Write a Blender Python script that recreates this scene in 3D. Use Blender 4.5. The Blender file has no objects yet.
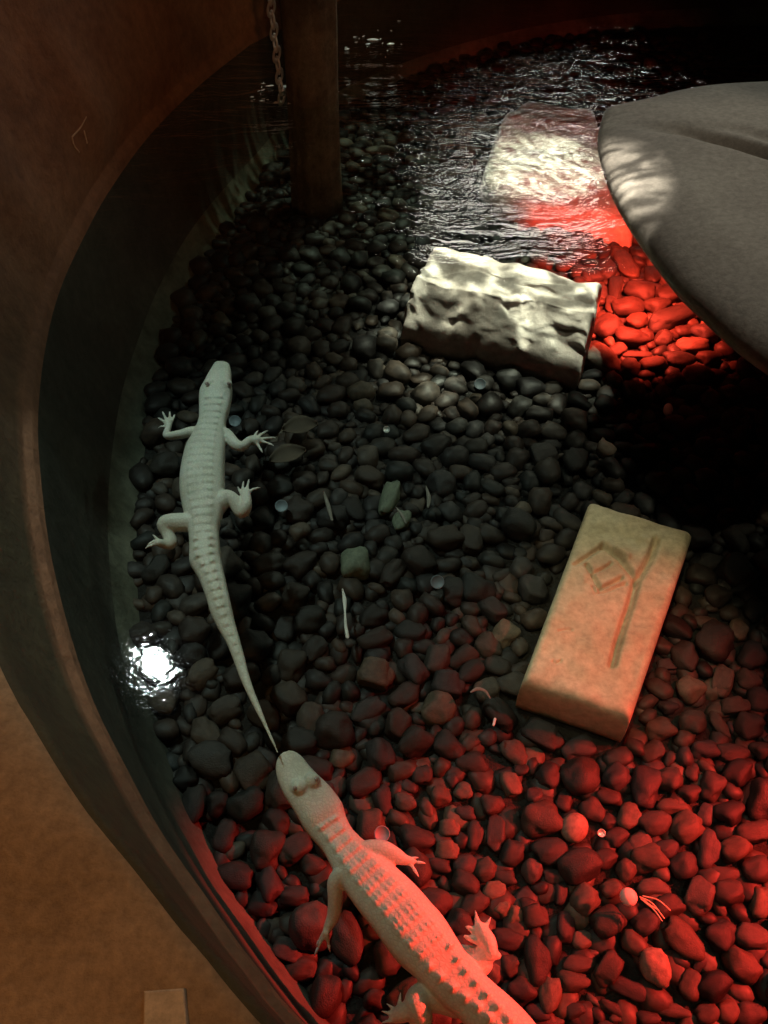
import bpy, math, random
import numpy as np
from mathutils import Vector, Matrix, noise

random.seed(7)
rng = np.random.default_rng(7)
SC = bpy.context.scene
COL = SC.collection

# ------------------------------------------------------------------ camera
H, PITCH, FPX = 1.25, 50.0, 835.0
p_ = math.radians(PITCH)
FW = np.array([0, math.cos(p_), -math.sin(p_)])
UP = np.array([0, math.sin(p_), math.cos(p_)])
RT = np.array([1.0, 0, 0])
CAM = np.array([0, 0, H])
FLOOR = -0.40

def un(px, py, z):
    """point of the place at height z seen at a pixel of the photograph"""
    d = FW + RT*(px-384)/FPX + UP*(512-py)/FPX
    return CAM + d*((z-H)/d[2])
def uny(px, py, y):
    d = FW + RT*(px-384)/FPX + UP*(512-py)/FPX
    return CAM + d*(y/d[1])
def proj(P):
    d = np.asarray(P)-CAM
    dep = d@FW
    return 384+FPX*(d@RT)/dep, 512-FPX*(d@UP)/dep, dep

cd = bpy.data.cameras.new('camera'); cam = bpy.data.objects.new('camera', cd); COL.objects.link(cam)
cam.location = (0, 0, H); cam.rotation_euler = (math.radians(90-PITCH), 0, 0)
cd.sensor_fit = 'VERTICAL'; cd.sensor_height = 32; cd.lens = 32*FPX/1024; cd.clip_start = 0.02
SC.camera = cam

# ------------------------------------------------------------------ helpers
def tag(o, label=None, cat=None, group=None, kind=None):
    if label: o['label'] = label
    if cat: o['category'] = cat
    if group: o['group'] = group
    if kind: o['kind'] = kind
    return o
def link(o, parent=None):
    COL.objects.link(o)
    if parent is not None: o.parent = parent
    return o
def mesh_obj(name, verts, faces, mat, parent=None, smooth=True):
    me = bpy.data.meshes.new(name)
    me.from_pydata([tuple(map(float, v)) for v in verts], [], [tuple(f) for f in faces])
    me.validate(); me.update()
    if smooth: me.polygons.foreach_set('use_smooth', [True]*len(me.polygons))
    if mat: me.materials.append(mat)
    return link(bpy.data.objects.new(name, me), parent)
def empty(name, loc=(0, 0, 0)):
    o = bpy.data.objects.new(name, None); o.location = loc; o.empty_display_size = .05
    return link(o)
def grid_faces(nu, nv, close_u=False, off=0, flip=False):
    """vertex index = off + i*nv + j, i along u, j along v"""
    F = []
    for i in range(nu if close_u else nu-1):
        for j in range(nv-1):
            a, b = off+i*nv+j, off+((i+1) % nu)*nv+j
            f = (a, b, b+1, a+1)
            F.append(f[::-1] if flip else f)
    return F
def smooth_curve(P, n):
    """Catmull-Rom resampled to n points, even in arc length"""
    P = np.array(P, float)
    Q = np.vstack([2*P[0]-P[1], P, 2*P[-1]-P[-2]])
    out = []
    for i in range(1, len(Q)-2):
        for t in np.linspace(0, 1, 24, endpoint=False):
            a, b, c, d = Q[i-1], Q[i], Q[i+1], Q[i+2]
            out.append(.5*(2*b+(c-a)*t+(2*a-5*b+4*c-d)*t*t+(3*b-a-3*c+d)*t**3))
    out.append(P[-1]); out = np.array(out)
    s = np.r_[0, np.cumsum(np.linalg.norm(np.diff(out[:, :2], axis=0), axis=1))]
    S = np.linspace(0, s[-1], n)
    return np.stack([np.interp(S, s, out[:, k]) for k in range(out.shape[1])], 1)
def n3(x, y, z): return noise.noise(Vector((x, y, z)))

# ------------------------------------------------------------------ materials
class NT:
    def __init__(s, tree): s.t = tree; s.t.nodes.clear()
    def n(s, typ, ins=None, **kw):
        nd = s.t.nodes.new(typ)
        for k, v in kw.items(): setattr(nd, k, v)
        for k, v in (ins or {}).items():
            if hasattr(v, 'links') or isinstance(v, bpy.types.NodeSocket): s.t.links.new(v, nd.inputs[k])
            else: nd.inputs[k].default_value = v
        return nd
def ramp(nt, fac, stops):
    r = nt.n('ShaderNodeValToRGB', {0: fac})
    el = r.color_ramp.elements
    while len(el) < len(stops): el.new(.5)
    for e, (p, c) in zip(el, stops): e.position = p; e.color = (*c, 1)
    return r.outputs[0]
def newmat(name):
    m = bpy.data.materials.new(name); m.use_nodes = True
    return m, NT(m.node_tree)
def finish(nt, col, rough=.6, bump=None, bstr=.4, bdist=.01, spec=.4, sub=0):
    b = nt.n('ShaderNodeBsdfPrincipled', {'Base Color': col, 'Roughness': rough, 'Specular IOR Level': spec})
    if sub:
        b.inputs['Subsurface Weight'].default_value = sub
        b.inputs['Subsurface Scale'].default_value = .01
    if bump is not None:
        bb = nt.n('ShaderNodeBump', {'Height': bump, 'Strength': bstr, 'Distance': bdist})
        nt.t.links.new(bb.outputs[0], b.inputs['Normal'])
    nt.n('ShaderNodeOutputMaterial', {0: b.outputs[0]})
def rocky(name, stops, scale=6, bscale=40, bstr=.5, bdist=.01, rough=.8, stops2=None):
    m, nt = newmat(name)
    tc = nt.n('ShaderNodeTexCoord').outputs['Object']
    a = nt.n('ShaderNodeTexNoise', {'Vector': tc, 'Scale': scale, 'Detail': 6, 'Roughness': .6})
    b = nt.n('ShaderNodeTexNoise', {'Vector': tc, 'Scale': bscale, 'Detail': 6, 'Roughness': .7})
    c = ramp(nt, a.outputs[0], stops)
    mx = nt.n('ShaderNodeMix', data_type='RGBA', blend_type='MULTIPLY')
    nt.t.links.new(c, mx.inputs[6]); nt.t.links.new(ramp(nt, b.outputs[0], [(.3, (.6, .6, .6)), (.7, (1.2, 1.2, 1.2))]), mx.inputs[7])
    mx.inputs[0].default_value = .8
    s = nt.n('ShaderNodeMath', {0: a.outputs[0], 1: b.outputs[0]}, operation='ADD')
    finish(nt, mx.outputs[2], rough, s.outputs[0], bstr, bdist)
    return m

M_wall = rocky('brown_rockwork', [(.3, (.20, .095, .045)), (.55, (.33, .17, .085)), (.75, (.42, .24, .13))], 3.0, 30, .5, .012, .75)
def tint_near_wall(m):
    """multiplies the near low wall darker and greener above the water-line lip"""
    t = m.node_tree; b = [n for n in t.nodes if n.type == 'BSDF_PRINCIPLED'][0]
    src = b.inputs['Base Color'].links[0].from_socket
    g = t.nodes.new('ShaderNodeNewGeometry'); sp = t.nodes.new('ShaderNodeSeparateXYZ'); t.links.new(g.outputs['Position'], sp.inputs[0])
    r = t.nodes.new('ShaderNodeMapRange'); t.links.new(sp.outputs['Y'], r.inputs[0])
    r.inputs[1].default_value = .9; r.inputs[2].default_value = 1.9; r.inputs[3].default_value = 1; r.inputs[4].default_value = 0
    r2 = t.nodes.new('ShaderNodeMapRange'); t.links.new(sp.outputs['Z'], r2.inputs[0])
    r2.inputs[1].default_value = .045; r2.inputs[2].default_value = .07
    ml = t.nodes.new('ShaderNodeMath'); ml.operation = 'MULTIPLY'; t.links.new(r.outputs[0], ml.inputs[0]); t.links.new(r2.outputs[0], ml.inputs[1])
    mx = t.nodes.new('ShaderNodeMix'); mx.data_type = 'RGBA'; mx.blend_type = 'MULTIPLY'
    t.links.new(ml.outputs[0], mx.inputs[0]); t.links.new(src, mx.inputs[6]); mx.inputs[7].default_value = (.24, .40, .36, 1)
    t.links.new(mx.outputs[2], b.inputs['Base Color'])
tint_near_wall(M_wall)
M_uwall = rocky('algae_rockwork', [(.3, (.045, .042, .032)), (.6, (.085, .08, .062)), (.8, (.12, .11, .085))], 4, 35, .4, .01, .85)
M_cove = rocky('pale_cove_rockwork', [(.35, (.08, .085, .06)), (.6, (.2, .2, .15)), (.8, (.28, .27, .2))], 7, 35, .5, .01, .9)
M_ledge = rocky('tan_plaster', [(.25, (.33, .2, .10)), (.5, (.47, .29, .15)), (.75, (.56, .36, .2))], 5, 70, .7, .008, .85)
M_bed = rocky('gravel_bed', [(.3, (.012, .011, .01)), (.7, (.035, .032, .028))], 20, 80, .8, .02, .9)
M_boulder = rocky('grey_boulder', [(.3, (.20, .18, .15)), (.55, (.30, .27, .225)), (.8, (.38, .35, .29))], 2.5, 60, .35, .006, .7)
M_shelf = rocky('pale_rock', [(.3, (.32, .28, .24)), (.6, (.5, .45, .4)), (.8, (.6, .55, .5))], 6, 30, .6, .02, .7)
M_trunk = rocky('bark', [(.3, (.09, .07, .045)), (.7, (.28, .22, .14))], 8, 40, .8, .02, .9)
M_block = rocky('sand_brick', [(.25, (.40, .33, .21)), (.5, (.58, .48, .33)), (.75, (.68, .58, .42))], 7, 55, .35, .004, .55)
M_slab = rocky('pale_slab', [(.25, (.40, .32, .28)), (.5, (.60, .51, .46)), (.75, (.74, .68, .63))], 7, 40, .5, .008, .6)
M_tile = rocky('tan_tile', [(.3, (.68, .52, .36)), (.7, (.8, .64, .46))], 8, 60, .3, .004, .8)

def pebble_mat(name, stops, rough=.55):
    m, nt = newmat(name)
    oi = nt.n('ShaderNodeObjectInfo').outputs['Random']
    tc = nt.n('ShaderNodeTexCoord').outputs['Object']
    a = nt.n('ShaderNodeTexNoise', {'Vector': tc, 'Scale': 3.0, 'Detail': 5, 'Roughness': .6})
    b = nt.n('ShaderNodeTexNoise', {'Vector': tc, 'Scale': 14, 'Detail': 4})
    c = ramp(nt, oi, stops)
    mx = nt.n('ShaderNodeMix', data_type='RGBA', blend_type='MULTIPLY'); mx.inputs[0].default_value = 1
    nt.t.links.new(c, mx.inputs[6]); nt.t.links.new(ramp(nt, a.outputs[0], [(.3, (.6, .6, .6)), (.7, (1.25, 1.2, 1.15))]), mx.inputs[7])
    finish(nt, mx.outputs[2], rough, b.outputs[0], .2, .05, .3)
    return m
PST = [(0, (.010, .009, .009)), (.2, (.042, .030, .025)), (.4, (.016, .018, .018)), (.6, (.065, .045, .034)), (.72, (.02, .019, .02)), (.85, (.04, .037, .037)), (.96, (.09, .07, .055)), (1, (.12, .095, .07))]
M_pebble = pebble_mat('river_pebble', PST)
M_pebble_pale = pebble_mat('pale_pebble', [(0, (.19, .14, .11)), (1, (.22, .16, .13))])
M_pebble_green = pebble_mat('green_pebble', [(0, (.16, .19, .14)), (1, (.17, .2, .15))])
def attr_pebble(name):
    m, nt = newmat(name)
    at = nt.n('ShaderNodeAttribute', attribute_name='tone').outputs['Fac']
    tc = nt.n('ShaderNodeTexCoord').outputs['Object']
    b = nt.n('ShaderNodeTexNoise', {'Vector': tc, 'Scale': 60, 'Detail': 5})
    mx = nt.n('ShaderNodeMix', data_type='RGBA', blend_type='MULTIPLY'); mx.inputs[0].default_value = 1
    nt.t.links.new(ramp(nt, at, PST), mx.inputs[6]); nt.t.links.new(ramp(nt, b.outputs[0], [(.3, (.6, .6, .6)), (.7, (1.25, 1.2, 1.15))]), mx.inputs[7])
    finish(nt, mx.outputs[2], .55, b.outputs[0], .3, .004, .3)
    return m
M_pebble_far = attr_pebble('gravel_pebble')

def plain(name, col, rough=.5, metal=0):
    m, nt = newmat(name)
    tc = nt.n('ShaderNodeTexCoord').outputs['Object']
    a = nt.n('ShaderNodeTexNoise', {'Vector': tc, 'Scale': 30, 'Detail': 4})
    c = ramp(nt, a.outputs[0], [(.3, tuple(x*.8 for x in col)), (.7, tuple(min(1, x*1.15) for x in col))])
    b = nt.n('ShaderNodeBsdfPrincipled', {'Base Color': c, 'Roughness': rough, 'Metallic': metal})
    nt.n('ShaderNodeOutputMaterial', {0: b.outputs[0]})
    return m
M_coin = plain('coin_metal', (.22, .27, .31), .6, .1)
M_scrap = plain('dull_scrap', (.22, .19, .16), .6)
M_pink = plain('pink_stone', (.85, .55, .52), .5)
M_quill = plain('white_quill', (.8, .78, .74), .5)
M_steel = plain('pale_metal', (.75, .75, .72), .35, .6)
M_splash_glint = plain('splash_glint', (.85, .85, .85), .4)
M_eye = plain('pink_eye', (.45, .33, .30), .15)
M_leaf = plain('drowned_leaf', (.085, .06, .04), .8)
M_straw = plain('straw', (.7, .5, .35), .6)

# albino skin: scales are bump, faint yellowish and grey cross bands
def skin_mat():
    m, nt = newmat('albino_skin')
    tc = nt.n('ShaderNodeTexCoord').outputs['Object']
    v = nt.n('ShaderNodeTexVoronoi', {'Vector': tc, 'Scale': 150}, feature='DISTANCE_TO_EDGE')
    vr = ramp(nt, v.outputs['Distance'], [(0, (0, 0, 0)), (.25, (1, 1, 1))])
    a = nt.n('ShaderNodeTexNoise', {'Vector': tc, 'Scale': 14, 'Detail': 5, 'Roughness': .6})
    c = ramp(nt, a.outputs[0], [(.3, (.62, .6, .52)), (.5, (.74, .72, .64)), (.75, (.8, .78, .72))])
    mx = nt.n('ShaderNodeMix', data_type='RGBA', blend_type='MULTIPLY'); mx.inputs[0].default_value = .13
    nt.t.links.new(c, mx.inputs[6]); nt.t.links.new(vr, mx.inputs[7])
    finish(nt, mx.outputs[2], .45, vr, .2, .002, .4, .1)
    return m
M_skin = skin_mat()

# water: clear body seen through a rippled reflecting skin
def water_mat():
    m, nt = newmat('pond_water')
    geo = nt.n('ShaderNodeNewGeometry').outputs['Position']
    mp = nt.n('ShaderNodeMapping', {'Vector': geo, 'Rotation': (0, 0, -.35), 'Scale': (2.2, 5.5, 1)})
    w1 = nt.n('ShaderNodeTexNoise', {'Vector': mp.outputs[0], 'Scale': 2.2, 'Detail': 4, 'Roughness': .6, 'Distortion': .6})
    w2 = nt.n('ShaderNodeTexNoise', {'Vector': geo, 'Scale': 42, 'Detail': 3, 'Roughness': .6})
    w3 = nt.n('ShaderNodeTexNoise', {'Vector': geo, 'Scale': 3.5, 'Detail': 1})
    sep = nt.n('ShaderNodeSeparateXYZ', {0: geo})
    # choppier towards the falling water at the far end
    far = nt.n('ShaderNodeMapRange', {0: sep.outputs['Y'], 1: 1.7, 2: 2.9, 3: .0, 4: 1.0})
    h1 = nt.n('ShaderNodeMath', {0: w1.outputs[0], 1: far.outputs[0]}, operation='MULTIPLY')
    calm = nt.n('ShaderNodeMapRange', {0: sep.outputs['Y'], 1: 2.8, 2: 3.4, 3: 1.0, 4: .18})
    h1b = nt.n('ShaderNodeMath', {0: h1.outputs[0], 1: calm.outputs[0]}, operation='MULTIPLY')
    h2 = nt.n('ShaderNodeMath', {0: w2.outputs[0], 1: .016}, operation='MULTIPLY')
    h3 = nt.n('ShaderNodeMath', {0: w3.outputs[0], 1: .12}, operation='MULTIPLY')
    s = nt.n('ShaderNodeMath', {0: h1b.outputs[0], 1: h2.outputs[0]}, operation='ADD')
    s2 = nt.n('ShaderNodeMath', {0: s.outputs[0], 1: h3.outputs[0]}, operation='ADD')
    bump = nt.n('ShaderNodeBump', {'Height': s2.outputs[0], 'Strength': 1, 'Distance': .03}).outputs[0]
    # Schlick reflectance of water, the same from above and from below
    inc = nt.n('ShaderNodeNewGeometry').outputs['Incoming']
    dt = nt.n('ShaderNodeVectorMath', {0: inc, 1: bump}, operation='DOT_PRODUCT')
    ab = nt.n('ShaderNodeMath', {0: dt.outputs['Value']}, operation='ABSOLUTE')
    om = nt.n('ShaderNodeMath', {0: 1.0, 1: ab.outputs[0]}, operation='SUBTRACT', use_clamp=True)
    p5 = nt.n('ShaderNodeMath', {0: om.outputs[0], 1: 5.0}, operation='POWER')
    fr = nt.n('ShaderNodeMath', {0: p5.outputs[0], 1: .98, 2: .02}, operation='MULTIPLY_ADD', use_clamp=True)
    gl = nt.n('ShaderNodeBsdfGlossy', {'Color': (1, 1, 1, 1), 'Roughness': .035, 'Normal': bump})
    tr = nt.n('ShaderNodeBsdfTransparent', {'Color': (.84, .92, .86, 1)})
    mx = nt.n('ShaderNodeMixShader', {0: fr.outputs[0], 1: tr.outputs[0], 2: gl.outputs[0]})
    nt.n('ShaderNodeOutputMaterial', {0: mx.outputs[0]})
    return m
M_water = water_mat()

# ------------------------------------------------------------------ the round basin
Wpx = [(262, 0), (250, 45), (200, 85), (150, 135), (110, 190), (85, 235), (60, 290), (45, 350), (38, 420), (42, 490),
       (52, 560), (72, 640), (95, 705), (125, 765), (160, 830), (205, 895), (240, 945), (280, 995), (305, 1024)]
Rpx = [(0, 655), (40, 725), (95, 800), (150, 870), (200, 925), (245, 975), (290, 1024)]
Fpx = [(265, 185), (215, 245), (185, 300), (165, 360), (150, 430), (140, 500), (135, 570), (140, 640), (150, 700), (180, 780), (240, 905), (325, 1015)]
Wseen = np.array([un(*q, 0)[:2] for q in Wpx][1:])
CX, CY = 1.95, 2.05
def ang(P): return math.atan2(P[1]-CY, P[0]-CX) % (2*math.pi)
# close the ring with an arc; angles run from the far side (~150 deg) through 180 to ~225 deg
a0, a1 = ang(Wseen[0]), ang(Wseen[-1])
r0, r1 = np.linalg.norm(Wseen[0]-[CX, CY]), np.linalg.norm(Wseen[-1]-[CX, CY])
rest = []
for k in range(1, 28):
    t = k/28; a = a1+(a0+2*math.pi-a1)*t
    r = r1+(r0-r1)*t - .25*math.sin(math.pi*t)
    rest.append((CX+r*math.cos(a), CY+r*math.sin(a)))
ring = np.vstack([Wseen, rest, Wseen[:1]])
NR = 360
RING = smooth_curve(ring, NR+1)[:-1]
def ring_normals():
    d = np.roll(RING, -1, 0)-np.roll(RING, 1, 0)
    d = np.array([np.mean([d[(i+k) % NR] for k in range(-6, 7)], 0) for i in range(NR)])
    d /= np.linalg.norm(d, axis=1)[:, None]
    n = np.stack([d[:, 1], -d[:, 0]], 1)
    c = RING-[CX, CY]
    n *= np.sign((n*c).sum(1))[:, None]
    return n
RN = ring_normals()
def fit_offset(pts, sign):
    """distance of a second seen line from the water line, spread round the ring"""
    idx, val = [], []
    for q in pts:
        d = np.linalg.norm(RING-q, axis=1); i = int(d.argmin()); idx.append(i); val.append(d[i]*sign)
    return idx, val
iF, vF = fit_offset([un(*q, FLOOR)[:2] for q in Fpx], 1)
iF, vF = zip(*sorted(zip(iF, vF)))
offF = np.interp(np.arange(NR), iF, vF)
offF = np.clip(offF, .05, .40)
kern = np.hanning(21); kern /= kern.sum()
offF = np.convolve(np.r_[offF[-10:], offF, offF[:10]], kern, 'valid')
iR, vR = fit_offset([un(*q, .225)[:2] for q in Rpx[:-1]], 1)
iR, vR = zip(*sorted(zip(iR, vR)))
offR = np.interp(np.arange(NR), iR, vR); offR = np.convolve(np.r_[offR[-10:], offR, offR[:10]], kern, 'valid')
# rim height: low beside the viewer, rising to tall rockwork at the far left
def rimz(i):
    y = RING[i, 1]; x = RING[i, 0]
    if x < 1.9: return float(np.interp(y, [.0, .45, .75, 1.1, 1.6, 2.2, 2.8], [.22, .22, .22, .30, .62, 0.95, 1.0]))
    return float(np.interp(y, [0, 1.5, 3.5, 4.2], [.22, .25, .7, 1.0]))
def wallprofile(i):
    """list of (outward offset, z)"""
    rz = rimz(i); f = offF[i]
    x, y = RING[i]
    lum = .02*n3(x*2.2, y*2.2, 1)
    pr = [(-f, FLOOR), (-f*.8, FLOOR+.03), (-f*.55, FLOOR+.075), (-f*.36, FLOOR+.14), (-f*.22, FLOOR+.22), (-f*.08, -.06), (0, 0.0),
          (.004, .012), (.006, .03), (.016, .038), (.018, .05)]
    for t in (.12, .25, .4, .55, .7, .82, .92):
        z = .06+(rz-.06)*t
        far_ = .018+.10*(z-.05); near_ = .018+(max(.03, offR[i])-.018)*t**.8
        k_ = min(1, max(0, (rz-.24)/.2)); lean = far_*k_+near_*(1-k_)
        b = 0.0
        if rz > .3:
            b = .09*n3(x*1.6+3, y*1.6, z*1.4)*min(1, (rz-.3)*3)
            b += .03*n3(x*5, y*5, z*5)*min(1, (rz-.3)*3)
        pr.append((lean+b+lum*.3, z))
    l0 = pr[-1][0]
    pr += [(l0+.004, rz-.004), (l0+.010, rz)]
    return pr
UW, AW = [], []
PRF = [wallprofile(i) for i in range(NR)]
def loft(name, a, b, mat, idx=None, extra=None):
    V = []; L = b-a
    for i in range(NR):
        for (o, z) in PRF[i][a:b]: V.append((*(RING[i]+RN[i]*o), z))
        if extra:
            for (o, z) in extra(i): V.append((*(RING[i]+RN[i]*o), z))
    nv = L+(len(extra(0)) if extra else 0)
    return V, nv
V, nv = loft('w', 0, 7, None)
o = mesh_obj('wall_lower', V, grid_faces(NR, nv, True), M_uwall); o.data.materials.append(M_cove)
for p in o.data.polygons:
    if p.center.z < -.30 and p.center.y > .9: p.material_index = 1   # paler colour on the low cove faces, except at the near end; tag(o, 'dark algae stained basin wall below the water line', kind='structure')
V, nv = loft('w', 6, 20, None, extra=lambda i: [(PRF[i][-1][0]+.05, rimz(i)-.01), (PRF[i][-1][0]+.07, -.42)])
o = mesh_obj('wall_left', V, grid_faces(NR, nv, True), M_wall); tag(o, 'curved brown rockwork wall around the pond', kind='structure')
# tan ledge outside the low part of the rim (rough plaster, rounded lip)
LI = [i for i in range(NR) if RING[i, 1] < 1.75 and RING[i, 0] < 2.6]
gap = max(range(1, len(LI)), key=lambda k: LI[k]-LI[k-1]) if any(LI[k]-LI[k-1] > 1 for k in range(1, len(LI))) else 0
LI = LI[gap:]+LI[:gap]
V = []
lo = [.0, .006, .02, .05, .09, .14, .2, .28, .38, .5, .64, .8, 1.0, 1.2]
for i in LI:
    e = PRF[i][-1][0]; rz = rimz(i)
    for k, q in enumerate(lo):
        P = RING[i]+RN[i]*(e+q)
        z = rz + .022*(1-math.exp(-q*30)) + .008*n3(P[0]*6, P[1]*6, 2) + .004*n3(P[0]*22, P[1]*22, 2)
        if k == 0: z = rz-.01
        V.append((*P, z))
    P = RING[i]+RN[i]*(e+1.2); V.append((*P, -.42))
o = mesh_obj('trim_1', V, grid_faces(len(LI), len(lo)+1), M_ledge); tag(o, 'rough tan plaster ledge on top of the near basin wall', kind='structure')

# bed and water fill the ring
def fill(name, off, z, mat, sub=40):
    V = [(CX, CY, z)]; F = []
    for k in range(1, sub+1):
        for i in range(NR):
            P = np.array([CX, CY])+(RING[i]+RN[i]*off(i)-[CX, CY])*k/sub
            V.append((*P, z))
    for i in range(NR): F.append((0, 1+i, 1+(i+1) % NR))
    for k in range(sub-1):
        for i in range(NR):
            a, b = 1+k*NR+i, 1+k*NR+(i+1) % NR
            F.append((a, a+NR, b+NR, b))
    return mesh_obj(name, V, F, mat)
o = fill('floor', lambda i: -offF[i]+.02, FLOOR, M_bed); tag(o, 'dark gravel bed of the pond', kind='structure')
o = fill('pond_water', lambda i: .004, 0.0, M_water); tag(o, 'clear dark pond water with ripples and a bright lamp glint', 'water', kind='stuff')

# ------------------------------------------------------------------ boulder
def px_dist(P, line):
    p = np.array(proj(P)[:2]); best = 1e9
    for k in range(len(line)-1):
        a = np.array(line[k], float); b = np.array(line[k+1], float); ab = b-a
        t = min(1, max(0, (p-a)@ab/(ab@ab))); best = min(best, float(np.linalg.norm(p-a-t*ab)))
    return best
def boulder():
    # smooth rock shelf: its lip overhangs the gravel; front lip read from the picture
    px = [(604, 110), (597, 140), (606, 178), (622, 212), (648, 252), (676, 288), (700, 312), (735, 344), (768, 368), (820, 400)]
    P = [un(*q, .0)[:2] for q in px]
    P += [np.array([1.35, 1.48]), np.array([2.0, 1.5]), np.array([2.5, 1.9]), np.array([2.55, 2.4]), np.array([2.2, 2.85]), np.array([1.6, 2.98]), np.array([1.1, 2.93])]
    P.append(P[0])
    n = 200
    O = smooth_curve(P, n+1)[:-1]
    C = np.array([1.75, 2.25])
    prof = [(.58, FLOOR), (.60, -.3), (.64, -.17), (.78, -.09), (.90, -.06), (.96, -.045), (.99, -.03), (1.0, -.01), (.998, .008), (.985, .024), (.965, .036), (.94, .047), (.91, .058), (.88, .067), (.85, .076)]
    prof += [(q, .076+.075*(1-q/.85)) for q in np.linspace(.82, .04, 34)]
    V = []
    L1_ = [(600, 118), (640, 121), (690, 124), (735, 136), (800, 156)]; L2_ = [(655, 112), (700, 118), (740, 124), (800, 142)]
    for i in range(n):
        for (s, z) in prof:
            q = C+(O[i]-C)*s
            zz = z
            if z > .0:
                zz *= .55+.45*min(1, max(0, (2.95-q[1])/.6))
                zz += .028*n3(q[0]*1.7, q[1]*1.7, .3)*min(1, z*15)
                zz += .004*n3(q[0]*6, q[1]*6, .3)
                if z > .03 and q[1] > 2.2:
                    m = (q[0], q[1], z)
                    zz -= .07*math.exp(-(px_dist(m, L1_)/4.5)**2)*min(1, max(0, (q[0]-.75)*3))
                    zz -= .030*math.exp(-(px_dist(m, L2_)/3.0)**2)*min(1, max(0, (q[0]-.9)*3))
            V.append((*q, zz))
    F = grid_faces(n, len(prof), True)
    V.append((*C, .155)); c = len(V)-1
    for i in range(n): F.append((i*len(prof)+len(prof)-1, ((i+1) % n)*len(prof)+len(prof)-1, c))
    o = mesh_obj('boulder', V, F, M_boulder)
    m = o.modifiers.new('s', 'SUBSURF'); m.levels = 1; m.render_levels = 1
    tag(o, 'large smooth grey boulder rising out of the water at the upper right', 'rock')
    return [tuple(C+(O[i]-C)*.60) for i in range(n)]
BO = boulder()

def poly_prism(name, px, ztop, mat, zfun=None, bevel=.03, rings=8, sub=1, zbase=None):
    """rounded stone slab from the outline of its top"""
    P = [un(*q, ztop)[:2] for q in px]; P.append(P[0])
    n = 96; O = smooth_curve(P, n+1)[:-1]; C = O.mean(0)
    zb = FLOOR if zbase is None else zbase
    prof = [(1.04, zb), (1.03, zb+.3*(ztop-zb)), (1.015, zb+.65*(ztop-zb)), (1.0, ztop-bevel), (.985, ztop-bevel*.35), (.95, ztop-.004)]+[(s, ztop) for s in np.linspace(.88, .08, rings)]
    V = []
    for i in range(n):
        for s, z in prof:
            q = C+(O[i]-C)*s; zz = z+(zfun(q[0], q[1]) if (zfun and z > zb+.01) else 0)
            V.append((*q, zz))
    F = grid_faces(n, len(prof), True); V.append((*C, ztop+(zfun(*C) if zfun else 0)))
    for i in range(n): F.append((i*len(prof)+len(prof)-1, ((i+1) % n)*len(prof)+len(prof)-1, len(V)-1))
    o = mesh_obj(name, V, F, mat)
    if sub: m = o.modifiers.new('s', 'SUBSURF'); m.levels = sub; m.render_levels = sub
    return o, O
# pale flat rock under the ripples, left of the boulder
o, SHO = poly_prism('submerged_rock', [(506, 112), (530, 98), (565, 105), (592, 108), (604, 140), (612, 185), (634, 226), (600, 217), (562, 207), (532, 210), (505, 199), (484, 176), (494, 140)],
             -.32, M_shelf, lambda x, y: .022*n3(x*4, y*4, 3)+.012*n3(x*11, y*11, 3), .03, 14, 1)
tag(o, 'pale flat rock under the white ripples beside the boulder', 'rock')

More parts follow.
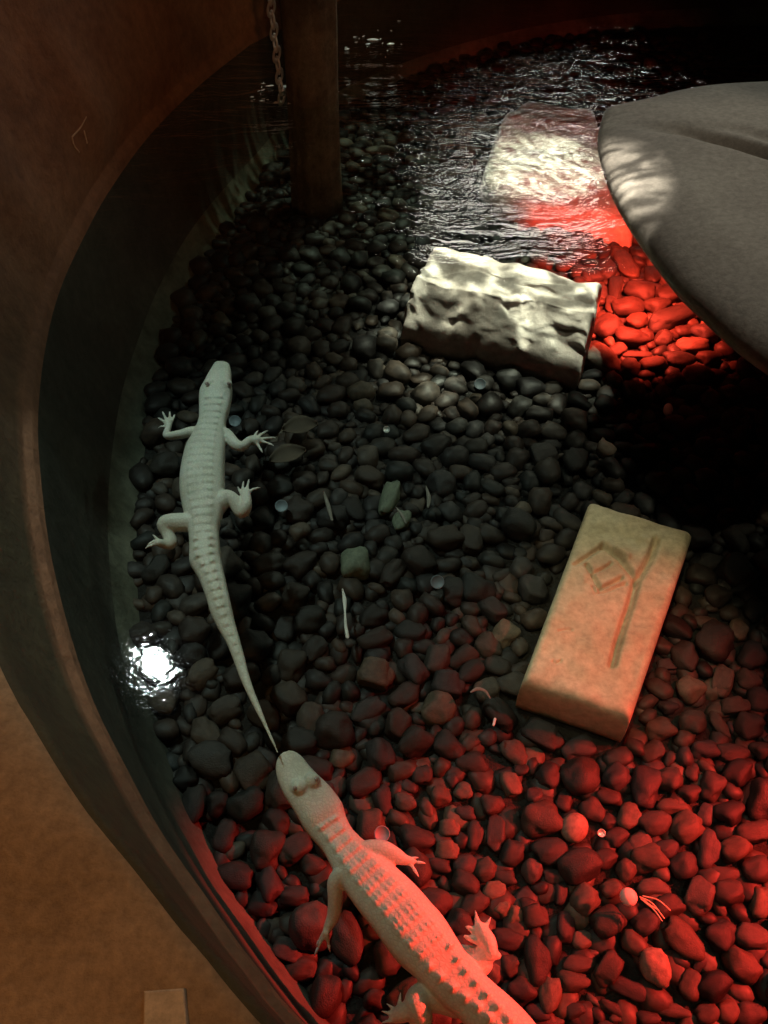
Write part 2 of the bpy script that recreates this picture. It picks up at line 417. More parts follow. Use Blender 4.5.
# ------------------------------------------------------------------ carved blocks
def seg_d(p, a, b):
    a = np.array(a); b = np.array(b); ab = b-a
    t = np.clip(((p-a)@ab)/(ab@ab), 0, 1)
    return np.linalg.norm(p-(a+t[:, None]*ab), axis=1)
def carved_block(name, corners, ztop, mat, grooves, nx, ny, zbase, tilt=None, lump=.004, rnd=.028, edgefun=None, zc=None):
    """corners TL,TR,BR,BL of the top face in the photograph; grooves [(pixel polyline, half width px, depth)]"""
    C = [un(*c, h) for c, h in zip(corners, zc or [ztop]*4)]
    TL, TR, BR, BL = [c[:2] for c in C]
    W = np.linalg.norm(TR-TL); L = np.linalg.norm(BL-TL)
    U = np.linspace(0, 1, nx); Vv = np.linspace(0, 1, ny)
    uu, vv = np.meshgrid(U, Vv, indexing='ij')
    uu, vv = uu.ravel(), vv.ravel()
    pts = (TL*((1-uu)*(1-vv))[:, None]+TR*(uu*(1-vv))[:, None]+BR*(uu*vv)[:, None]+BL*((1-uu)*vv)[:, None])
    if edgefun is not None: pts = edgefun(pts, uu, vv, (TL, TR, BR, BL))
    du = np.minimum(uu, 1-uu)*W; dv = np.minimum(vv, 1-vv)*L
    def rd(d): 
        t = np.clip(1-d/rnd, 0, 1); return rnd*(1-np.sqrt(np.clip(1-t*t, 0, 1)))
    z = np.full(len(uu), ztop)-np.minimum(rd(du)+rd(dv), rnd*1.5)
    if tilt is not None: z = z+tilt(uu, vv)
    z = z+np.array([lump*n3(p[0]*9, p[1]*9, 5)+lump*.5*n3(p[0]*24, p[1]*24, 5) for p in pts])
    pix = np.array([proj((p[0], p[1], ztop))[:2] for p in pts])
    for line, hw, dep in grooves:
        d = np.min([seg_d(pix, line[k], line[k+1]) for k in range(len(line)-1)], axis=0) if len(line) > 1 else np.linalg.norm(pix-np.array(line[0]), axis=1)
        g = 1/(1+np.exp((d-hw)/(.35*hw)))
        z = z-dep*g
    V = [(p[0], p[1], zz) for p, zz in zip(pts, z)]
    F = [(i*ny+j, i*ny+j+1, (i+1)*ny+j+1, (i+1)*ny+j) for i in range(nx-1) for j in range(ny-1)]
    # side skirt
    loop = [i*ny for i in range(nx)]+[(nx-1)*ny+j for j in range(1, ny)]+[i*ny+ny-1 for i in range(nx-2, -1, -1)]+[j for j in range(ny-2, 0, -1)]
    ctr = pts.mean(0); prev = loop
    for k, t in enumerate((.15, .4, .7, .92, 1.0)):
        cur = []
        for i in loop:
            x, y, zz = V[i]; q = np.array([x, y])-ctr
            g = 1+.012*math.sin(math.pi*t)+(.0 if t < 1 else -.02)
            nz = .003*n3(x*20, y*20, t*4)
            qq = ctr+q*(g+nz)
            V.append((*qq, zz+(zbase-zz)*t)); cur.append(len(V)-1)
        for m in range(len(loop)):
            n_ = (m+1) % len(loop); F.append((prev[m], prev[n_], cur[n_], cur[m]))
        prev = cur
    F.append(tuple(prev[::-1]))
    o = mesh_obj(name, V, [f[::-1] for f in F], mat)
    return o, pts
g2 = [([(656, 541), (651, 556), (645, 567), (637, 580), (630, 606), (621, 632), (613, 663)], 3.0, .020),
      ([(575, 563), (588, 555), (602, 546)], 1.8, .011), ([(604, 545), (618, 556), (636, 578)], 2.4, .016),
      ([(587, 564), (593, 575), (600, 587)], 1.7, .014), ([(600, 588), (611, 583), (622, 577)], 1.5, .012),
      ([(592, 573), (602, 568), (611, 563)], 1.2, .008), ([(593, 587), (596, 593), (610, 590), (626, 583)], 1.2, .007),
      ([(608, 531), (622, 535), (634, 541)], 7.0, .010), ([(617, 549), (628, 556)], 2.6, -.008), ([(641, 538), (650, 542)], 2.5, -.006),
      ([(583, 578), (584, 580)], 3, -.004), ([(559, 631), (565, 629), (572, 629)], .7, .004), ([(553, 661), (556, 663), (561, 660)], .8, .006)]
o, B2 = carved_block('carved_brick', [(590.5, 498.5), (695, 530.5), (633, 716), (522.5, 680)], -.27, M_block, g2, 120, 230, FLOOR+.004, lump=.009, rnd=.020)
tag(o, 'tan stone brick with a carved sign and long groove, right of the swimming alligators', 'carved stone')

def slab_tilt(u, v):
    # the near third falls away to the lower edge
    brk = .60+.05*np.sin(u*7)-.10*(u-.5)
    t = np.clip((v-brk)/(1-brk), 0, 1)
    step = .012*(1/(1+np.exp(-((v-(.27+.08*u))/.015))))
    return -.11*t**1.1-step+.012
def slab_edge(pts, u, v, K):
    TL, TR, BR, BL = K
    ex = (TR-TL)/np.linalg.norm(TR-TL); ey = (BL-TL)/np.linalg.norm(BL-TL)
    w = np.array([.020*n3(a*5, b*3, 8)+.010*n3(a*14, b*12, 8) for a, b in zip(u, v)])
    w2 = np.array([.020*n3(a*4+9, b*5, 8)+.008*n3(a*13, b*14, 3) for a, b in zip(u, v)])
    return pts+w[:, None]*ex+w2[:, None]*ey
g1 = [([(505, 297), (511, 303), (520, 304)], 1.6, .006), ([(512, 292), (525, 288), (534, 294), (537, 302), (530, 307)], 1.6, .006), ([(520, 293), (524, 300)], 1.4, .005),
      ([(468, 268), (500, 277), (530, 282), (565, 286)], 1.3, .006), ([(422, 276), (445, 270), (470, 269)], 1.2, .004)]
o, B1 = carved_block('carved_slab', [(436, 247), (602, 286), (580, 366), (402, 322)], -.20, M_slab, g1, 170, 150, FLOOR+.004, slab_tilt, .012, .018, slab_edge, [-.20, -.20, -.30, -.30])
tag(o, 'pale rough stone slab with a small carved sign, ripple light on it, at upper middle', 'carved stone')

# ------------------------------------------------------------------ trunk and chain
def trunk():
    c = un(312, 96, 0)
    V = []; n = 64; zs = list(np.linspace(FLOOR, 3.0, 60))
    for z in zs:
        for k in range(n):
            a = 2*math.pi*k/n
            r = .086*(1+.10*math.exp(-(z-FLOOR)*5)) + .010*n3(math.cos(a)*2.5, math.sin(a)*2.5, z*.8)+.006*n3(math.cos(a)*9, math.sin(a)*9, z*1.5)
            V.append((c[0]+r*math.cos(a)+.01*math.sin(z*2), c[1]+r*math.sin(a), z))
    F = []
    for i in range(len(zs)-1):
        for k in range(n): F.append((i*n+k, i*n+(k+1) % n, (i+1)*n+(k+1) % n, (i+1)*n+k))
    F.append(tuple(range(n))[::-1]); F.append(tuple((len(zs)-1)*n+k for k in range(n)))
    o = mesh_obj('tree_trunk', V, F, M_trunk)
    tag(o, 'dark upright tree trunk standing in the water near the far wall', 'tree trunk')
    return c
TC = trunk()
def torus_link(R, r, stretch, n=20, m=8):
    V = []; F = []
    for i in range(n):
        a = 2*math.pi*i/n
        for j in range(m):
            b = 2*math.pi*j/m
            V.append(((R+r*math.cos(b))*math.cos(a), r*math.sin(b), (R+r*math.cos(b))*math.sin(a)*stretch))
    for i in range(n):
        for j in range(m):
            F.append((i*m+j, i*m+(j+1) % m, ((i+1) % n)*m+(j+1) % m, ((i+1) % n)*m+j))
    return V, F
cp = un(281, 88, 0)
ch = empty('hanging_chain', tuple(cp)); tag(ch, 'thin pale metal chain hanging into the water left of the trunk', 'chain')
Vt, Ft = torus_link(.0115, .0042, 1.9)
lk = mesh_obj('chain_link', Vt, Ft, M_steel, ch)
for k in range(18):
    l2 = lk if k == 0 else link(lk.copy(), ch)
    l2.location = (-.001*k, 0, -.03+k*.0345); l2.rotation_euler = (.1, .25, math.radians(90*(k % 2)+35))
# splash and ripple glints, modelled as white crescents around the chain
def slivers(name, spots, label, cat):
    V, F = [], []
    for (x, y, ln, w, a) in spots:
        c = un(x, y, .002); b = len(V); n = 9
        for k in range(n):
            t = k/(n-1)-.5
            ww = w*math.cos(t*math.pi)**.7+.0003
            cx = t*ln; cyy = .25*ln*(t*t)
            for j in range(6):
                q = 2*math.pi*j/6
                lx, ly, lz = cx, cyy+ww*math.cos(q), ww*.6*math.sin(q)
                V.append((c[0]+lx*math.cos(a)-ly*math.sin(a), c[1]+lx*math.sin(a)+ly*math.cos(a), .002+lz))
        for k in range(n-1):
            for j in range(6): F.append((b+k*6+j, b+k*6+(j+1) % 6, b+(k+1)*6+(j+1) % 6, b+(k+1)*6+j))
    o = mesh_obj(name, V, F, M_splash_glint); tag(o, label, cat, kind='stuff'); return o
R = random.Random(3)
sp = [(286, 87, .05, .009, .4), (283, 90, .03, .006, 1.5), (296, 95, .05, .004, -.5), (303, 97, .028, .005, -.1), (270, 86, .03, .004, .2), (263, 90, .02, .003, .8),
      (317, 96, .012, .004, .3), (276, 103, .02, .003, .1), (262, 101, .02, .003, 0), (284, 97, .02, .003, 1.4), (335, 92, .03, .002, .1), (252, 97, .014, .003, .3)]
slivers('splash_glint', sp+[(250+R.random()*45, 82+R.random()*22, .006+R.random()*.01, .0015, R.random()*3) for _ in range(26)], 'small white flecks for splash and ripple glints on the water around the foot of the chain', 'splash_glint')
slivers('splash_glint', [(373, 40, .045, .007, 0), (391, 44, .03, .006, .2), (368, 44, .02, .003, .3), (347, 49, .02, .003, .3), (355, 37, .015, .002, 0), (399, 21, .015, .002, 0)]+[(345+R.random()*60, 30+R.random()*28, .006+R.random()*.01, .0015, R.random()*3) for _ in range(12)],
        'few faint white flecks on the far water right of the trunk', 'splash_glint')

# ------------------------------------------------------------------ alligators
def tube_mesh(P, Rd, V, F, n=14, flat=1.0):
    """closed round-ended tube through 3D points"""
    P = [np.array(p, float) for p in P]
    # resample
    t0 = np.linspace(0, 1, len(P)); m = max(8, len(P)*6); T = np.linspace(0, 1, m)
    A = smooth_curve(np.c_[np.array(P), np.array(Rd)], m)
    P = A[:, :3]; Rr = A[:, 3]
    d = np.gradient(P, axis=0); d /= np.linalg.norm(d, axis=1)[:, None]+1e-9
    st = np.linalg.norm(P[1]-P[0])
    # end caps as shrinking rings
    rings = []
    for s in (.15, .55, .85): rings.append((P[0]-d[0]*Rr[0]*math.sqrt(max(0, 1-s*s)), d[0], Rr[0]*s))
    for k in range(m): rings.append((P[k], d[k], Rr[k]))
    for s in (.85, .55, .15): rings.append((P[-1]+d[-1]*Rr[-1]*math.sqrt(max(0, 1-s*s)), d[-1], Rr[-1]*s))
    b = len(V)
    for c, dd, r in rings:
        side = np.cross(dd, [0, 0, 1]); 
        if np.linalg.norm(side) < 1e-4: side = np.array([1., 0, 0])
        side /= np.linalg.norm(side); up = np.cross(side, dd)
        for j in range(n):
            a = 2*math.pi*j/n
            V.append(c+side*r*math.cos(a)+up*r*flat*math.sin(a))
    for i in range(len(rings)-1):
        for j in range(n): F.append((b+i*n+j, b+i*n+(j+1) % n, b+(i+1)*n+(j+1) % n, b+(i+1)*n+j))
    F.append(tuple(b+j for j in range(n))[::-1]); F.append(tuple(b+(len(rings)-1)*n+j for j in range(n)))
def sphere_mesh(c, r, V, F, s=(1, 1, 1)):
    b = len(V); n, m = 14, 9
    for i in range(m):
        th = math.pi*(i+.5)/m
        for j in range(n):
            a = 2*math.pi*j/n
            V.append(np.array(c)+r*np.array([s[0]*math.sin(th)*math.cos(a), s[1]*math.sin(th)*math.sin(a), s[2]*math.cos(th)]))
    for i in range(m-1):
        for j in range(n): F.append((b+i*n+j, b+(i+1)*n+j, b+(i+1)*n+(j+1) % n, b+i*n+(j+1) % n))
    F.append(tuple(b+j for j in range(n))); F.append(tuple(b+(m-1)*n+j for j in range(n))[::-1])

def alligator(label, pairs, zfun, hfun, legs, eyes, headn, tail_from, scute=.0032):
    """pairs: left/right outline pixels from snout to tail tip; legs: lists of (pixel, radius px, z)"""
    L = []; n0 = len(pairs)
    zs = [zfun(k/(n0-1)) for k in range(n0)]
    for k, (l, r) in enumerate(pairs):
        a, b = un(*l, zs[k]), un(*r, zs[k])
        c = (a+b)/2; L.append((c[0], c[1], zs[k], np.linalg.norm(b-a)/2, k/(n0-1)))
    L = np.array(L)
    seg = np.r_[0, np.cumsum(np.linalg.norm(np.diff(L[:, :2], axis=0), axis=1))]
    total = seg[-1]; m = int(total/.0035)
    A = smooth_curve(L, m); S = np.linspace(0, total, m)
    d = np.gradient(A[:, :2], axis=0)
    d = np.stack([np.convolve(np.r_[[d[0, k]]*8, d[:, k], [d[-1, k]]*8], np.ones(17)/17, 'valid') for k in (0, 1)], 1)
    d /= np.linalg.norm(d, axis=1)[:, None]
    V, F = [], []; n = 72
    # snout cap: rings that shrink
    for i in range(m):
        c = A[i, :3]; hw = A[i, 3]; u = A[i, 4]; s = S[i]
        side = np.array([d[i, 1], -d[i, 0], 0])
        hu, hd = hfun(u)
        for j in range(n):
            a = 2*math.pi*j/n
            ca, sa = math.cos(a), math.sin(a)
            e = .82
            x = math.copysign(abs(ca)**e, ca)*hw
            z = math.copysign(abs(sa)**e, sa)*(hu if sa > 0 else hd)*max(hw, .0001)
            if sa > .12 and u > headn:   # rows of keeled scutes along the back
                lat = abs(ca)**e
                per = .021
                if u < tail_from:
                    rows = (.10, .32, .50)
                    kk = sum(math.exp(-((lat-q)/.07)**2) for q in rows)
                else:
                    w = .55*(1-min(1, (u-tail_from)/.25)); kk = 1.5*math.exp(-((lat-w)/.16)**2)
                saw = ((s/per) % 1.0); bm = (saw**1.5)*(1 if saw < .88 else (1-saw)/.12)
                z += scute*kk*bm*min(1, hw/.03)
                groove = math.exp(-(((s/per) % 1.0)/.12)**2); z -= .0012*groove
            V.append(c+side*x+np.array([0, 0, z]))
    for i in range(m-1):
        for j in range(n): F.append((i*n+j, (i+1)*n+j, (i+1)*n+(j+1) % n, i*n+(j+1) % n))
    F.append(tuple(range(n))); F.append(tuple((m-1)*n+j for j in range(n))[::-1])
    for chain in legs:
        P = []; Rr = []
        for (x, y, r, z) in chain:
            q = un(x, y, z); P.append(q); Rr.append(r*np.linalg.norm(q-CAM)/FPX)
        tube_mesh(P, Rr, V, F)
    for (x, y, r, z) in eyes[0]:
        q = un(x, y, z); sphere_mesh(q, r, V, F, (1, 1, .8))
    name = 'alligator'
    o = mesh_obj(name, V, F, M_skin)
    md = o.modifiers.new('r', 'REMESH'); md.mode = 'VOXEL'; md.voxel_size = .0024; md.use_smooth_shade = True
    sm = o.modifiers.new('s', 'SMOOTH'); sm.factor = .5; sm.iterations = 1
    dg = bpy.context.evaluated_depsgraph_get(); me = bpy.data.meshes.new_from_object(o.evaluated_get(dg))
    o.modifiers.clear(); o.data = me; me.name = name
    if not me.materials: me.materials.append(M_skin)
    me.polygons.foreach_set('use_smooth', [True]*len(me.polygons))
    tag(o, label, 'alligator')
    for chain in legs:
        if chain[-1][2] > 1.3 or len(chain) != 3: continue
        P0, P1 = un(*chain[1][:2], chain[1][3]), un(*chain[2][:2], chain[2][3]); dd = P1-P0; dd /= np.linalg.norm(dd)
        v, f = [], []; tube_mesh([(0, 0, 0), dd*.006+[0, 0, .001], dd*.012-[0, 0, .001]], [.0026, .0019, .0006], v, f, 8)
        e = mesh_obj('claw', v, f, M_quill, o); e.location = tuple(P1-dd*.007)
    for (x, y, r, z) in eyes[1]:
        q = un(x, y, z); v, f = [], []; sphere_mesh((0, 0, 0), r, v, f)
        e = mesh_obj('eye', v, f, M_eye, o); e.location = tuple(q); e['label'] = 'dull pinkish eye'
    return o

def c1(x, y): return (130+x/4.656, 340+y/4.656)
def c1b(x, y): return (180+x/4.655, 550+y/4.655)
rows = [(108, 408, 456), (111, 399, 462), (117, 391, 466), (135, 381, 470), (160, 366, 473), (200, 346, 474), (225, 332, 476), (245, 324, 476), (262, 322, 474), (290, 322, 469), (330, 322, 461), (370, 320, 448), (405, 310, 446), (450, 290, 445),
        (500, 262, 443), (560, 245, 441), (620, 235, 440), (680, 233, 440), (740, 240, 436), (800, 254, 434), (850, 268, 422), (900, 275, 413), (960, 278, 418)]
pairs1 = [(c1(l, y), c1(r, y)) for y, l, r in rows]
t1 = [(42, 45, 190), (80, 66, 197), (120, 88, 206), (200, 118, 224), (280, 142, 242), (350, 175, 258), (420, 214, 278), (500, 246, 300), (580, 275, 320), (660, 310, 346), (740, 350, 378), (820, 391, 408), (890, 425, 438), (945, 453, 460)]
pairs1 += [(c1b(l, y), c1b(r, y)) for y, l, r in t1]
# (u -> height/halfwidth above and below the mid line)
def hf1(u): return (np.interp(u, [0, .1, .2, .25, .33, .5, .65, 1], [.55, .6, .62, .6, .66, .68, .8, 1.1]), np.interp(u, [0, .15, .3, .6, 1], [.5, .6, .75, .8, 1.1]))
def L1(*a, s=4.656): return [(130+x/4.656, 340+y/4.656, r/4.656, z) for x, y, r, z in a]
zb = -.105
legs1 = [
    L1((345, 432, 26, zb), (290, 428, 26, zb), (230, 440, 21, zb), (170, 445, 17, zb-.005), (178, 410, 14, zb), (178, 385, 20, zb)),
    L1((180, 390, 8, zb), (165, 362, 6.5, zb), (153, 338, 3, zb)), L1((184, 385, 8, zb), (186, 360, 6.5, zb), (186, 338, 3, zb)),
    L1((188, 388, 8, zb), (200, 370, 6, zb), (207, 352, 3, zb)), L1((175, 392, 8, zb), (155, 378, 6, zb), (136, 366, 3, zb)), L1((178, 398, 8, zb), (160, 402, 6, zb), (143, 405, 3, zb)),
    L1((395, 430, 34, zb), (445, 440, 30, zb), (490, 485, 26, zb), (525, 495, 24, zb), (560, 468, 22, zb), (590, 468, 24, zb)),
    L1((590, 460, 9, zb), (610, 440, 7, zb), (634, 426, 3, zb)), L1((598, 463, 9, zb), (632, 458, 7, zb), (668, 455, 3, zb)),
    L1((598, 470, 9, zb), (628, 476, 7, zb), (660, 488, 3, zb)), L1((590, 478, 9, zb), (600, 495, 7, zb), (613, 516, 3, zb)), L1((580, 452, 8, zb), (585, 438, 6, zb), (592, 428, 3, zb)),
    L1((350, 800, 50, zb), (400, 770, 52, zb), (445, 735, 40, zb), (480, 745, 32, zb), (520, 800, 33, zb-.01), (540, 770, 28, zb), (538, 715, 24, zb)),
    L1((545, 712, 9, zb), (548, 680, 7, zb), (553, 655, 3, zb)), L1((550, 715, 9, zb), (570, 697, 7, zb), (596, 690, 3, zb)),
    L1((530, 715, 9, zb), (525, 690, 7, zb), (528, 665, 3, zb)), L1((525, 725, 9, zb), (512, 705, 6, zb), (505, 690, 3, zb)),
    L1((320, 850, 42, zb), (260, 850, 45, zb), (190, 850, 42, zb), (158, 858, 34, zb), (175, 900, 28, zb-.01), (192, 945, 30, zb-.015), (160, 950, 22, zb-.01), (135, 945, 18, zb)),
    L1((135, 948, 8, zb), (110, 952, 6.5, zb), (82, 964, 3, zb)), L1((135, 940, 8, zb), (112, 936, 6.5, zb), (90, 950, 3, zb)), L1((138, 935, 8, zb), (122, 922, 6, zb), (112, 912, 3, zb)),
]
eyeb1 = [(130+370/4.656, 340+205/4.656, .014, -.082), (130+450/4.656, 340+205/4.656, .014, -.082), (130+428/4.656, 340+128/4.656, .010, -.090)]
eyes1 = [(130+359/4.656, 340+203/4.656, .0045, -.071), (130+460/4.656, 340+203/4.656, .0045, -.071)]
alligator('white albino alligator seen whole, swimming along the basin wall with long thin tail', pairs1,
          lambda u: -.095-.02*u, hf1, legs1, (eyeb1, eyes1), .24, .60, .0055)

def c3(x, y): return (260+x/4.267, 740+y/4.267)
def c4(x, y): return (370+x/4.042, 860+y/4.042)
pairs2 = [(c3(102, 50), c3(138, 46)), (c3(88, 62), c3(152, 52)), (c3(78, 75), c3(165, 60)), (c3(68, 100), c3(182, 78)), (c3(66, 125), c3(197, 100)), (c3(72, 158), c3(216, 130)), (c3(92, 208), c3(250, 168)),
          (c3(122, 258), c3(290, 205)), (c3(150, 305), c3(328, 245)), (c3(182, 365), c3(358, 285)), (c3(215, 408), c3(372, 335)), (c3(262, 462), c3(400, 390)), (c3(298, 530), c3(450, 440)),
          (c3(345, 615), c3(530, 510)), (c3(402, 700), c3(602, 572)), (c3(460, 770), c3(682, 650)), (c3(520, 850), c3(748, 725)),
          (c4(50, 330), c4(222, 150)), (c4(115, 415), c4(290, 225)), (c4(185, 475), c4(345, 310)), (c4(240, 530), c4(390, 380)), (c4(300, 590), c4(440, 440)), (c4(370, 650), c4(490, 490)),
          (c4(430, 730), c4(570, 560)), (c4(510, 830), c4(655, 650)), (c4(600, 960), c4(740, 790)), (c4(720, 1130), c4(830, 990)), (c4(860, 1340), c4(930, 1250)), (c4(960, 1560), c4(1000, 1530)), (c4(1040, 1790), c4(1052, 1780))]
def hf2(u): return (np.interp(u, [0, .1, .2, .3, .5, .7, 1], [.5, .55, .6, .62, .66, .75, 1.2]), np.interp(u, [0, .15, .35, .7, 1], [.5, .6, .72, .8, 1.1]))
zc = -.17
def L3(*a): return [(*c3(x, y), r/4.267, z) for x, y, r, z in a]
def L4(*a): return [(*c4(x, y), r/4.042, z) for x, y, r, z in a]
legs2 = [
    L3((400, 500, 40, zc), (455, 468, 36, zc), (520, 472, 40, zc), (570, 490, 34, zc), (615, 510, 22, zc), (640, 514, 16, zc)),
    L3((635, 514, 9, zc), (662, 520, 7, zc), (693, 524, 3, zc)), L3((635, 520, 9, zc), (652, 542, 7, zc), (669, 570, 3, zc)), L3((635, 508, 9, zc), (648, 505, 6, zc), (662, 503, 3, zc)),
    L3((345, 570, 34, zc), (322, 610, 33, zc-.01), (322, 680, 30, zc-.03), (315, 745, 27, zc-.05), (295, 790, 20, zc-.06), (278, 825, 13, zc-.07)),
    L3((285, 815, 9, zc-.06), (262, 858, 7, zc-.07), (238, 908, 3, zc-.08)), L3((285, 825, 9, zc-.06), (290, 858, 7, zc-.07), (297, 893, 3, zc-.08)), L3((275, 820, 9, zc-.06), (258, 845, 6, zc-.07), (245, 872, 3, zc-.08)),
    L4((340, 420, 66, zc-.03), (390, 420, 62, zc-.028), (440, 410, 52, zc-.02), (470, 385, 38, zc-.01), (500, 382, 24, zc-.005), (515, 387, 14, zc-.005)),
    L4((490, 375, 26, zc), (475, 330, 32, zc), (452, 290, 28, zc), (445, 275, 22, zc)),
    L4((440, 280, 12, zc), (434, 250, 11, zc), (428, 218, 5, zc)), L4((460, 290, 12, zc), (470, 265, 9, zc), (482, 243, 5, zc)), L4((440, 300, 14, zc), (410, 280, 11, zc), (390, 270, 6, zc)),
    L4((445, 330, 14, zc), (405, 318, 11, zc), (382, 308, 6, zc)),
    L4((350, 560, 62, zc-.035), (270, 550, 54, zc-.03), (205, 560, 50, zc-.02), (190, 590, 44, zc-.01), (210, 640, 38, zc-.02), (200, 690, 34, zc-.03)),
    L4((180, 600, 30, zc-.01), (140, 615, 32, zc-.02), (110, 630, 26, zc-.03)),
    L4((115, 615, 11, zc-.03), (95, 602, 9, zc-.03), (80, 590, 4, zc-.03)), L4((110, 625, 12, zc-.03), (85, 622, 10, zc-.03), (62, 615, 4, zc-.03)), L4((108, 640, 12, zc-.03), (85, 650, 10, zc-.03), (62, 655, 4, zc-.03)),
    L4((125, 600, 12, zc-.03), (120, 575, 9, zc-.03), (122, 552, 4, zc-.03)),
]
eyeb2 = [(*c3(165, 200), .014, -.143), (*c3(222, 172), .014, -.143), (*c3(118, 82), .010, -.146)]
eyes2 = [(*c3(150, 206), .0042, -.135), (*c3(240, 166), .0042, -.135)]
alligator('albino alligator at the bottom, half lit red, its snout at the other one tail tip', pairs2,
          lambda u: -.14-.035*min(1, u/.35), hf2, legs2, (eyeb2, eyes2), .34, .66, .0070)

# ------------------------------------------------------------------ pebbles
def ico(sub=3):
    import bmesh
    bm = bmesh.new(); bmesh.ops.create_icosphere(bm, subdivisions=sub, radius=1)
    v = np.array([tuple(x.co) for x in bm.verts]); f = [[w.index for w in x.verts] for x in bm.faces]; bm.free(); return v, f
IV, IFc = ico(3); JV, JF = ico(2)
def pebble_shape(seed, base):
    r = random.Random(seed)
    ox, oy, oz = r.random()*50, r.random()*50, r.random()*50
    e = r.uniform(.62, 1.0)
    out = []
    for v in base:
        k = 1+.42*n3(v[0]*.9+ox, v[1]*.9+oy, v[2]*.9+oz)+.17*n3(v[0]*2.2+ox, v[1]*2.2+oy, v[2]*2.2+oz)
        w = np.sign(v)*np.abs(v)**e
        w = w/ (np.max(np.abs(w))**.0)
        out.append(w*k)
    out = np.array(out); mx = np.abs(out).max(0); out /= mx
    return out
VAR = [pebble_shape(100+k, IV) for k in range(14)]
VARJ = [pebble_shape(100+k, JV) for k in range(14)]
PM = []
for k, v in enumerate(VAR):
    me = bpy.data.meshes.new('pebble'); me.from_pydata([tuple(map(float, q)) for q in v], [], IFc); me.update()
    me.polygons.foreach_set('use_smooth', [True]*len(me.polygons)); me.materials.append(M_pebble); PM.append(me)

def px_ellipse(x, y, a, b, deg, z=FLOOR+.022):
    c = un(x, y, z); t = math.radians(deg)
    u = un(x+a*math.cos(t), y+a*math.sin(t), z)-c; v = un(x-b*math.sin(t), y+b*math.cos(t), z)-c
    M2 = np.outer(u[:2], u[:2])+np.outer(v[:2], v[:2])
    w, E_ = np.linalg.eigh(M2)
    A, B = math.sqrt(w[1]), math.sqrt(w[0]); rot = math.atan2(E_[1, 1], E_[0, 1])
    return [c[0], c[1], A, B, rot]
peb = []   # x, y, A, B, rot, kind
# measured in the photograph: crops (origin, scale) then x, y, half axes, tilt
def crop(o, s, L, kind='hand'):
    for q in L:
        x, y, a, b = q[:4]; d = q[4] if len(q) > 4 else 0
        peb.append(px_ellipse(o[0]+x/s, o[1]+y/s, a/s*1.16, b/s*1.16, d)+[kind])
crop((560, 740), 3.69, [(215, 130, 48, 45), (180, 205, 50, 32, 20), (75, 130, 70, 65), (125, 250, 50, 38, 30), (320, 165, 50, 70), (260, 278, 42, 50), (350, 300, 50, 48), (475, 315, 58, 55), (415, 235, 58, 28),
    (490, 110, 28, 35), (410, 135, 48, 42), (660, 115, 50, 48), (640, 40, 52, 36), (625, 260, 50, 50), (750, 215, 50, 80), (700, 185, 22, 55, 30), (735, 335, 72, 42), (555, 400, 40, 72), (650, 400, 55, 48), (395, 395, 38, 38),
    (330, 432, 60, 48), (305, 368, 42, 38), (460, 458, 50, 50), (75, 462, 72, 65), (170, 430, 42, 38), (250, 472, 35, 42), (215, 350, 40, 36), (185, 292, 32, 28), (540, 268, 32, 38), (735, 470, 60, 50), (620, 488, 55, 30),
    (15, 220, 30, 35), (565, 165, 42, 48), (755, 30, 50, 35), (540, 30, 50, 32), (350, 35, 45, 38), (480, 185, 38, 36)])
crop((560, 880), 3.69, [(98, 65, 50, 52), (178, 158, 60, 58), (318, 158, 48, 48), (195, 30, 40, 36), (345, 22, 62, 34), (400, 95, 66, 44, -20), (460, 215, 85, 52, 38), (527, 300, 26, 34), (483, 385, 42, 56), (577, 388, 56, 56, 30),
    (185, 325, 42, 64, 18), (265, 402, 75, 36, 28), (430, 478, 64, 26, 10), (550, 492, 46, 44), (80, 305, 62, 32), (20, 165, 36, 58), (50, 365, 56, 42), (90, 215, 38, 32), (200, 468, 52, 22, 25), (222, 505, 38, 22), (330, 505, 42, 32),
    (520, 55, 48, 66), (600, 195, 52, 56), (682, 312, 82, 50, 40), (722, 205, 66, 42, 20), (632, 40, 56, 42), (748, 78, 40, 56), (708, 490, 56, 46), (632, 482, 42, 42), (597, 90, 20, 40, -30), (665, 262, 56, 20, 22), (120, 262, 40, 16)])
crop((460, 880), 3.84, [(300, 310, 48, 98, -10), (190, 222, 58, 42), (195, 325, 38, 46), (400, 165, 48, 56), (478, 230, 32, 32), (405, 378, 82, 42, 15), (235, 425, 48, 52), (215, 130, 28, 42), (290, 132, 46, 44), (390, 45, 28, 42),
    (165, 100, 28, 32), (300, 505, 42, 40), (355, 540, 60, 26), (445, 498, 38, 34), (270, 85, 36, 26), (140, 35, 46, 34), (130, 350, 34, 46), (520, 455, 38, 16, 35), (470, 540, 40, 22), (160, 480, 40, 36)])
crop((400, 740), 3.84, [(545, 300, 72, 62), (575, 420, 56, 56), (430, 430, 44, 48), (428, 165, 32, 50, -30), (572, 132, 46, 46), (250, 275, 38, 28), (180, 415, 44, 36), (335, 490, 42, 42), (405, 520, 40, 30), (250, 470, 46, 40),
    (372, 345, 34, 70), (290, 360, 32, 56), (60, 372, 66, 52), (510, 495, 38, 46), (595, 515, 40, 30), (642, 222, 28, 28), (245, 190, 34, 34), (355, 240, 42, 36), (522, 205, 34, 28), (430, 290, 26, 32), (190, 330, 38, 32),
    (150, 475, 44, 30), (320, 162, 34, 24), (468, 105, 32, 26), (155, 205, 42, 36), (90, 130, 40, 36), (20, 230, 38, 34)])
